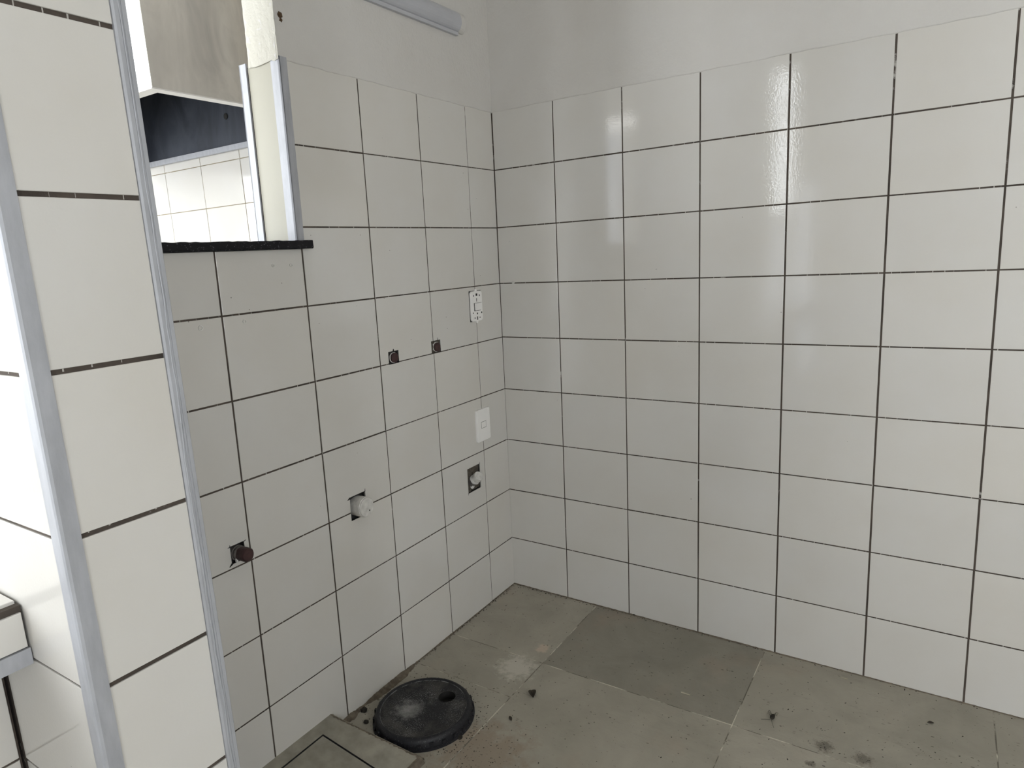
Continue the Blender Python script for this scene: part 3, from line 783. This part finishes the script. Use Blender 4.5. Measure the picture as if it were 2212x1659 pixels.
# taped cap near the corner: an elbow turning up out of its hole
e = stub('taped_pipe', 'white taped pipe cap in a brown square hole, under the switch near the corner', 0.238, 0.508, (-0.14, 0.80),
         [('elbow', [(0.0165, -0.012), (0.0175, 0.004), (0.0165, 0.010)], M_GREYPL, 0.05),
          ('tape', [(0.0172, 0.008), (0.0190, 0.011), (0.0176, 0.014), (0.0188, 0.017), (0.0172, 0.020)], M_TAPE, 0.04),
          ('cap', [(0.0168, 0.018), (0.0180, 0.020), (0.0182, 0.040), (0.0172, 0.0425), (0.0160, 0.0420), (0.0155, 0.0405)], M_PVC, 0.0)], 'pipe cap')
child_of(e, MB().lathe(FA(0.241, -0.004, 0.489), (1, 0.2, -0.3), [(0.003, -0.006), (0.0085, 0.0), (0.0095, 0.005), (0.004, 0.009)], 12, wob=0.25).build('tape_tail', M_TAPE))
# two upper maroon plugs
for nm, s, z, lab in (('plugged_pipe', 0.5965, 1.0165, 'maroon plug in a ragged dark hole, left one of the upper pair'), ('plugged_pipe', 0.3895, 1.0195, 'maroon plug in a greyish square hole, nearer the outlet, of the upper pair')):
    stub(nm, lab, s, z, (0.02, 0.0),
         [('socket', [(0.0180, -0.034), (0.0180, -0.0065), (0.0150, -0.0065)], M_GREYPL if s < 0.5 else M_DARKHOLE, 0.0),
          ('collar', [(0.0163, -0.012), (0.0166, -0.0036), (0.0152, -0.0030)], M_PVC, 0.03),
          ('plug', [(0.0150, -0.006), (0.0152, 0.0015), (0.0135, 0.0030)], M_MAROON, 0.02)], 'pipe plug')
# mortar collars in the grey holes (the wall's own filling)
def filling(h, mt, n, seed):
    rnd = random.Random(seed); V = []; F = []
    a, b2, c_, d = h; k = 7
    for i in range(k + 1):
        for j in range(k + 1):
            V.append(FA(a + (b2 - a) * i / k, n + rnd.uniform(-0.004, 0.003), c_ + (d - c_) * j / k))
    for i in range(k):
        for j in range(k): F.append([i * (k + 1) + j, (i + 1) * (k + 1) + j, (i + 1) * (k + 1) + j + 1, i * (k + 1) + j + 1])
    return link('hole_filling', V, F, mt, wl)
filling(HOLES['corner'], M_MORTAR, -0.0085, 1)
filling(HOLES['supply_b'], M_MORTAR, -0.006, 2)
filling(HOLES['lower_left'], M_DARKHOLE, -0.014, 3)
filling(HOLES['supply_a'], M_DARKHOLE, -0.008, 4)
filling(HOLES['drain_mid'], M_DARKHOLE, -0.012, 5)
# saw overcuts at the corners of the cut-outs
def cut(s0, z0, s1, z1, wd=0.0012):
    d = Vector((s1 - s0, z1 - z0)); n = Vector((-d.y, d.x)).normalized() * wd
    MB().prism([(s0 + n.x, z0 + n.y), (s0 - n.x, z0 - n.y), (s1 - n.x * 0.3, z1 - n.y * 0.3), (s1 + n.x * 0.3, z1 + n.y * 0.3)],
               [lambda a, c_: FA(a, -0.001, c_), lambda a, c_: FA(a, 0.0004, c_)]).build('saw_cut', M_BLACK, wl)
cut(1.215, 0.657, 1.221, 0.6565); cut(1.176, 0.657, 1.170, 0.6585); cut(1.2145, 0.657, 1.2152, 0.662); cut(1.213, 0.615, 1.222, 0.6085, 0.003)
cut(0.827, 0.646, 0.836, 0.642, 0.003); cut(0.767, 0.646, 0.766, 0.655, 0.0014); cut(0.268, 0.472, 0.2695, 0.464); cut(0.191, 0.56, 0.1895, 0.566)
cut(0.600, 1.036, 0.5995, 1.044, 0.004); cut(0.618, 1.003, 0.626, 1.0015, 0.0025); cut(0.385, 1.041, 0.3845, 1.050, 0.0014)

# mud dauber nest on the plaster
MB().lathe(FA(0.908, -0.0006, 1.910), (1, 0, 0), [(0.006, 0), (0.0075, 0.003), (0.004, 0.006)], 10, wob=0.3)
o = MB().lathe(FA(0.908, -0.0006, 1.910), (1, 0, 0), [(0.006, 0), (0.0075, 0.003), (0.004, 0.006)], 10, wob=0.3).lathe(FA(0.906, -0.0006, 1.899), (1, 0, 0), [(0.004, 0), (0.005, 0.002), (0.002, 0.004)], 9, wob=0.3).build('mud_nest', M_NEST)
tag(o, 'tiny brown insect mud nest on the plaster by the opening', 'nest')

# ------------------------------------------------------------------ round grease-trap lid in the floor
LC = Vector((0.196, -0.815, 0.0))
lid = empty('manhole_lid', LC)
tag(lid, 'round black plastic drain lid with a finger hole, set in the floor', 'lid')
child_of(lid, MB().lathe(LC, (0, 0, 1), [(0.1475, 0.0002), (0.1475, 0.006), (0.142, 0.008), (0.142, 0.0005)], 72, cap=False).build('flange', M_LIDRIM))
child_of(lid, MB().lathe(LC, (0, 0, 1), [(0.1425, 0.006), (0.1415, 0.020), (0.1385, 0.0285), (0.1345, 0.0325), (0.1300, 0.0335), (0.1265, 0.0320), (0.1245, 0.0290)], 72, cap=False).build('rim', M_LIDRIM, None, True))
child_of(lid, MB().lathe(LC, (0, 0, 1), [(0.1240, 0.0288), (0.1242, 0.0304), (0.1252, 0.0308), (0.1260, 0.0300)], 72, cap=False).build('pale_lip', M_PALELIP))
# top disc with hole
bm = bmesh.new()
HC = Vector((0.2255, -0.7425, 0)); HR = 0.0255
def ring(c_, r_, z, n):
    return [bm.verts.new((c_.x + r_ * math.cos(2 * math.pi * i / n), c_.y + r_ * math.sin(2 * math.pi * i / n), z)) for i in range(n)]
ro = ring(LC, 0.1248, 0.0290, 60); rh = ring(HC, HR, 0.0282, 28)
def loopedges(rg): return [bm.edges.new((rg[i], rg[(i + 1) % len(rg)])) for i in range(len(rg))]
bmesh.ops.triangle_fill(bm, edges=loopedges(ro) + loopedges(rh), use_beauty=True)
bmesh.ops.recalc_face_normals(bm, faces=bm.faces)
for f in bm.faces:
    if abs(f.normal.z) > 0.7 and f.normal.z < 0: f.normal_flip()
me = bpy.data.meshes.new('top_disc'); bm.to_mesh(me); bm.free(); me.materials.append(M_LID)
o = bpy.data.objects.new('top_disc', me); COL.objects.link(o); child_of(lid, o)
child_of(lid, MB().lathe(HC, (0, 0, 1), [(HR + 0.0002, 0.0276), (HR + 0.0006, 0.0020), (0.001, 0.0012)], 28, cap=False).build('finger_hole', M_BLACK))
rnd = random.Random(31)
for i in range(26):       # grip lugs round the skirt
    a = 2 * math.pi * i / 26
    c_ = LC + Vector((math.cos(a), math.sin(a), 0)) * 0.1428
    lg = MB(); k = 0
    ex, ey = Vector((math.cos(a), math.sin(a), 0)), Vector((-math.sin(a), math.cos(a), 0))
    lg.fr = lambda s, n, z, c_=c_, ex=ex, ey=ey: c_ + ex * s + ey * n + Vector((0, 0, z))
    lg.box(-0.004, 0.0032, -0.005, 0.005, 0.006, 0.019 + rnd.uniform(0, 0.003))
    child_of(lid, lg.build('grip_lug', M_LIDRIM))

# ------------------------------------------------------------------ raised inspection box in the lower left corner
ib = empty('inspection_box', (0.15, -1.2, 0))
tag(ib, 'raised grey mortar frame with a set-in slab, at the foot of the tiled wall', 'inspection box')
def bz(x): return 0.054 - 0.134 * x
# frame top follows the slope; an inner slab sits in a groove
ox0, ox1, oy0, oy1 = 0.0015, 0.306, -1.50, -0.957
ix0, ix1, iy0, iy1 = 0.046, 0.262, -1.42, -1.058
V = []; F = []
def vadd(x, y, z): V.append((x, y, z)); return len(V) - 1
def outer_y1(x): return -0.989 + (x - 0.0) * 0.105
g = 0.0045
T = {}
xs = [ox0, ix0 - g, ix1 + g, ox1]; ys = [oy0, iy0 - g, iy1 + g, oy1]
for i, x in enumerate(xs):
    for j, y in enumerate(ys):
        yy = outer_y1(x) if j == 3 else y
        T[i, j] = vadd(x, yy, bz(x))
for i in range(3):
    for j in range(3):
        if i == 1 and j == 1: continue
        F.append([T[i, j], T[i + 1, j], T[i + 1, j + 1], T[i, j + 1]])
Bt = {}
for i, x in enumerate(xs):
    for j, y in enumerate(ys):
        if i in (0, 3) or j in (0, 3):
            yy = outer_y1(x) + 0.0005 if j == 3 else y
            Bt[i, j] = vadd(x + (0.007 if i == 3 else 0), yy, 0.0002)
for i in range(3):
    F.append([T[i, 0], T[i + 1, 0], Bt[i + 1, 0], Bt[i, 0]]); F.append([T[i, 3], T[i + 1, 3], Bt[i + 1, 3], Bt[i, 3]])
    F.append([T[0, i], T[0, i + 1], Bt[0, i + 1], Bt[0, i]]); F.append([T[3, i], T[3, i + 1], Bt[3, i + 1], Bt[3, i]])
gb = {}
for i in (1, 2):
    for j in (1, 2): gb[i, j] = vadd(xs[i], ys[j], bz(xs[i]) - 0.014)
F += [[T[1, 1], T[2, 1], gb[2, 1], gb[1, 1]], [T[1, 2], T[2, 2], gb[2, 2], gb[1, 2]], [T[1, 1], T[1, 2], gb[1, 2], gb[1, 1]], [T[2, 1], T[2, 2], gb[2, 2], gb[2, 1]], [gb[1, 1], gb[2, 1], gb[2, 2], gb[1, 2]]]
fr_ = link('frame', V, F, None, mats=[M_CONC, M_DARKHOLE, M_BROWN], fm=[0] * 8 + [2] * 12 + [1] * 5)
child_of(ib, fr_)
ins = MB(); ins.fr = lambda s, n, z: Vector((s, n, bz(s) + z))
ins.box(ix0, ix1, iy0, iy1, -0.0135, -0.0005)
child_of(ib, ins.build('lid_slab', M_CONC))
# crumbly mortar fillet where the frame meets the wall
rnd = random.Random(17); V = []; F = []
for i in range(24):
    t_ = i / 23
    x = 0.002 + 0.075 * t_
    y = outer_y1(x)
    h = bz(x) + rnd.uniform(-0.003, 0.004) * (1 - t_)
    for dy, z in ((-0.008, h - 0.002), (0.002 + rnd.uniform(0, 0.004), h - 0.004 - 0.004 * t_), (0.016 + rnd.uniform(0, 0.006), h * 0.45), (0.026 + rnd.uniform(0, 0.006), 0.0004)):
        V.append((x, y + dy, max(z, 0.0003)))
for i in range(23):
    for r_ in range(3): F.append([i * 4 + r_, i * 4 + r_ + 1, i * 4 + r_ + 5, i * 4 + r_ + 4])
child_of(ib, link('mortar_fillet', V, F, M_CONC))
# mortar kerb along the far and right edges
V = []; F = []
NK = 60
for i in range(NK + 1):
    x0 = 0.004 + i * 0.307 / NK
    y = outer_y1(x0); t_ = rnd.uniform(-0.0012, 0.0012)
    far = (x0 - 0.196) ** 2 + (y + 0.008 + 0.815) ** 2 > 0.158 ** 2
    o_ = (0.007 + rnd.uniform(-0.002, 0.002)) if far else 0.0008
    for p_ in ((x0, y - 0.006 + t_ * 2, bz(x0) + 0.0003), (x0, y - 0.002, bz(x0) + 0.0012 + t_ * 0.5), (x0, y + o_ * 0.5, bz(x0) * 0.8), (x0, y + o_, 0.0003)): V.append(p_)
for i in range(NK):
    for r_ in range(3): F.append([i * 4 + r_, i * 4 + r_ + 1, i * 4 + r_ + 5, i * 4 + r_ + 4])
b0 = len(V)
for i in range(41):
    y = outer_y1(0.306) - i * 0.5 / 40
    for p_ in ((0.300 + rnd.uniform(-0.002, 0.002), y, bz(0.300) + 0.0004), (0.307, y, bz(0.306) + 0.0008), (0.3125 + rnd.uniform(-0.001, 0.002), y, 0.006), (0.318 + rnd.uniform(-0.002, 0.003), y, 0.0003)): V.append(p_)
for i in range(40):
    for r_ in range(3): F.append([b0 + i * 4 + r_, b0 + i * 4 + r_ + 1, b0 + i * 4 + r_ + 5, b0 + i * 4 + r_ + 4])
child_of(ib, tag(link('mortar_kerb', V, F, M_BROWN), kind='stuff'))

# ------------------------------------------------------------------ bits on the floor
def leaf_mesh(c_, L_, W_, ang, curl, name, label, material, cat):
    V = []; F = []; n = 8
    ca, sa = math.cos(ang), math.sin(ang)
    for i in range(n + 1):
        t_ = i / n; wd = W_ * math.sin(math.pi * min(0.98, max(0.02, t_))) ** 0.8
        for k in (-1, -0.5, 0, 0.5, 1):
            x = (t_ - 0.5) * L_; y = k * wd / 2
            z = 0.0014 + curl * (abs(k) ** 1.6) * wd + curl * 0.5 * L_ * (t_ - 0.5) ** 2
            V.append((c_[0] + ca * x - sa * y, c_[1] + sa * x + ca * y, z))
    for i in range(n):
        for k in range(4): F.append([i * 5 + k, i * 5 + k + 1, i * 5 + k + 6, i * 5 + k + 5])
    o = link(name, V, F, material)
    md = o.modifiers.new('solid', 'SOLIDIFY'); md.thickness = 0.0008; md.offset = 1
    return tag(o, label, cat)
leaf_mesh((0.425, -0.583), 0.034, 0.022, -0.9, 0.55, 'dead_leaf', 'small curled dark dead leaf on the floor between the lid and the long wall', M_LEAF, 'leaf')
leaf_mesh((0.424, -0.704), 0.020, 0.008, -0.7, 0.3, 'bark_chip', 'tiny dark chip on the floor, nearest the round lid', M_LEAF, 'debris')
leaf_mesh((1.437, -0.173), 0.016, 0.008, 0.35, 0.35, 'seed_husk', 'small dark seed husk on the floor close to the long wall', M_LEAF, 'debris')
o = MB().box(1.205, 1.224, -0.074, -0.071, 0.0005, 0.003).build('straw_bit', M_STRAW); tag(o, 'pale straw splinter on the floor at the foot of the long wall', 'splinter')
o = MB().box(0.810, 0.838, -0.3655, -0.3625, 0.0005, 0.003).build('straw_bit', M_STRAW); tag(o, 'pale straw splinter on the floor, out on the darker floor tile', 'splinter')
# dead insect
bug = empty('dead_insect', (1.066, -0.353, 0))
tag(bug, 'dead dark insect lying legs up on the floor', 'insect')
child_of(bug, MB().lathe((1.066, -0.361, 0.0065), (0.15, 1, 0.05), [(0.001, -0.004), (0.0048, 0.0), (0.0062, 0.006), (0.0052, 0.012), (0.0030, 0.016), (0.001, 0.018)], 12).build('body', M_DIRT, None, True))
def limb(pts, r_, name='leg'):
    b_ = MB()
    for p0, p1 in zip(pts, pts[1:]):
        p0, p1 = Vector(p0), Vector(p1); b_.lathe(p0, p1 - p0, [(r_, 0), (r_ * 0.8, (p1 - p0).length)], 5)
    child_of(bug, b_.build(name, M_DIRT))
for s_ in (-1, 1):
    for q in (0.0, 0.006, 0.012):
        y = -0.359 + q
        limb([(1.066 + s_ * 0.003, y, 0.009), (1.066 + s_ * 0.009, y + 0.002, 0.017), (1.066 + s_ * 0.013, y + 0.006, 0.012)], 0.0006)
limb([(1.066, -0.366, 0.005), (1.078, -0.392, 0.0012)], 0.0005, 'antenna'); limb([(1.064, -0.366, 0.005), (1.040, -0.372, 0.0012)], 0.0005, 'antenna')
# dirt clods by the wall
def clod(x, y, r_, label, seed):
    rnd = random.Random(seed); bm = bmesh.new()
    bmesh.ops.create_icosphere(bm, subdivisions=2, radius=r_)
    for v_ in bm.verts:
        v_.co *= rnd.uniform(0.7, 1.2); v_.co.z = max(v_.co.z * 0.55 + r_ * 0.35, 0.0003); v_.co += Vector((x, y, 0))
    me = bpy.data.meshes.new('dirt_clod'); bm.to_mesh(me); bm.free(); me.materials.append(M_DIRT)
    o = bpy.data.objects.new('dirt_clod', me); COL.objects.link(o); tag(o, label, 'dirt')
clod(0.022, -0.884, 0.011, 'dark dirt clod on the floor between wall and round lid', 1)
clod(0.064, -0.918, 0.008, 'smaller dark dirt clod beside the mortar frame', 2)
clod(0.343, -0.838, 0.008, 'black crumb clinging near the edge of the round lid', 3)
clod(0.522, -0.022, 0.007, 'dark lump at the foot of the long wall under a joint', 4)
clod(0.790, -0.020, 0.006, 'dark lump at the foot of the long wall, third joint from the corner', 5)

# uneven mortar and dirt line where the walls meet the floor
def skirt(fr, parent, s0, s1, n, seed, wmax, mt):
    rnd = random.Random(seed); V = []; F = []
    k_ = 0.0
    for i in range(n + 1):
        s = s0 + (s1 - s0) * i / n
        k_ = max(0.15, min(1.0, k_ + rnd.uniform(-0.22, 0.22)))
        wd = wmax(s) * k_; h = 0.0025 + 0.35 * wd + rnd.uniform(0, 0.0015)
        V.append(fr(s, 0.0003, h)); V.append(fr(s, wd * 0.45 + 0.0004, h * 0.55)); V.append(fr(s, wd + 0.0008, 0.0003))
    for i in range(n):
        for r_ in range(2): F.append([i * 3 + r_, i * 3 + r_ + 1, i * 3 + r_ + 4, i * 3 + r_ + 3])
    return link('mortar_line', V, F, mt, parent)
skirt(FA, wl, 0.004, 0.965, 150, 41, lambda s: 0.005 + (0.016 if 0.6 < s else 0.0), M_BROWN)
skirt(FB, wb, 0.004, 2.0, 220, 43, lambda s: 0.0035 + 0.012 * max(0, 1 - s / 0.12), M_BROWN)

# loose crumbs and grit: nobody could count them
rnd = random.Random(77); V = []; F = []
def crumb(x, y, r_, z=0.0003, flat=0.6, el=1.0, an=0.0):
    k = len(V)
    ca, sa = math.cos(an), math.sin(an)
    P_ = [(1, 0, 0), (0, 1, 0), (-1, 0, 0), (0, -1, 0), (0, 0, flat)]
    for a, b2, c_ in P_:
        a *= el * rnd.uniform(0.6, 1.2); b2 *= rnd.uniform(0.6, 1.2)
        V.append((x + r_ * (ca * a - sa * b2), y + r_ * (sa * a + ca * b2), z + r_ * c_))
    for i in range(4): F.append([k + i, k + (i + 1) % 4, k + 4])
for _ in range(1500):
    x = rnd.uniform(0.03, 2.2); y = -rnd.uniform(0.02, 1.0)
    if (x - LC.x) ** 2 + (y - LC.y) ** 2 < 0.151 ** 2: continue
    if x < 0.32 and y < -0.94: continue
    crumb(x, y, rnd.choice([0.0006, 0.0007, 0.0008, 0.001, 0.0012, 0.0019]) * rnd.uniform(0.7, 1.1), flat=0.5, el=rnd.uniform(1, 2.4), an=rnd.uniform(0, 6.3))
for _ in range(380):      # swept against the walls
    if rnd.random() < 0.55: s = rnd.uniform(0.02, 0.92) ** 1.0; q = FA(s, abs(rnd.gauss(0, 0.006)) + 0.001, 0); 
    else: s = min(2.2, rnd.expovariate(1.6) + 0.01); q = FB(s, abs(rnd.gauss(0, 0.006)) + 0.001, 0)
    crumb(q.x, q.y, rnd.uniform(0.0008, 0.0026), flat=0.5, el=rnd.uniform(1, 2), an=rnd.uniform(0, 6.3))
for _ in range(260):      # round the lid
    a = rnd.uniform(0, 6.3); d = 0.153 + abs(rnd.gauss(0, 0.028))
    x, y = LC.x + d * math.cos(a), LC.y + d * math.sin(a)
    if x < 0.01 or (x < 0.33 and y < -0.95): continue
    crumb(x, y, rnd.uniform(0.0007, 0.0020), el=rnd.uniform(1, 2), an=rnd.uniform(0, 6.3))
for (cx, cy, n, sx, sy_) in ((1.205, -0.399, 22, 0.016, 0.008), (1.297, -0.401, 18, 0.018, 0.007), (1.184, -0.481, 8, 0.006, 0.006), (1.19, -0.33, 10, 0.012, 0.006), (0.43, -0.87, 150, 0.05, 0.06), (0.03, -0.03, 50, 0.02, 0.02), (1.45, -0.30, 40, 0.06, 0.03), (0.34, -0.80, 60, 0.02, 0.03)):
    for _ in range(n):
        x, y = cx + rnd.gauss(0, sx), cy + rnd.gauss(0, sy_)
        if y > -0.004 or x < 0.006 or (x - LC.x) ** 2 + (y - LC.y) ** 2 < 0.155 ** 2: continue
        crumb(x, y, rnd.uniform(0.0005, 0.0016), flat=0.25, el=rnd.uniform(1, 2.5), an=rnd.uniform(0.2, 0.9))
o = link('floor_grit', V, F, M_DIRT)
tag(o, 'dark crumbs and grit scattered over the grey floor', 'dirt', kind='stuff')

# ------------------------------------------------------------------ pieces of a part become its sub-parts
def nest(root, piece, host):
    hosts = [c for c in root.children if c.name.split('.')[0] == host]
    for c in list(root.children):
        if hosts and c.name.split('.')[0] == piece:
            c.parent = hosts[0]; c.matrix_parent_inverse = Matrix.Identity(4)
for r_ in [o for o in COL.objects if o.parent is None and o.type == 'EMPTY']:
    for piece, host in (('pin_hole', 'cap'), ('grip_lug', 'rim'), ('finger_hole', 'top_disc'), ('screw_slot', 'mounting_frame'), ('lug', 'mounting_frame'),
                        ('bolt_hole', 'inner_lining'), ('rocker_gap', 'plate'), ('module_gap', 'mounting_frame'), ('tape_end', 'collar'), ('antenna', 'body')):
        nest(r_, piece, host)
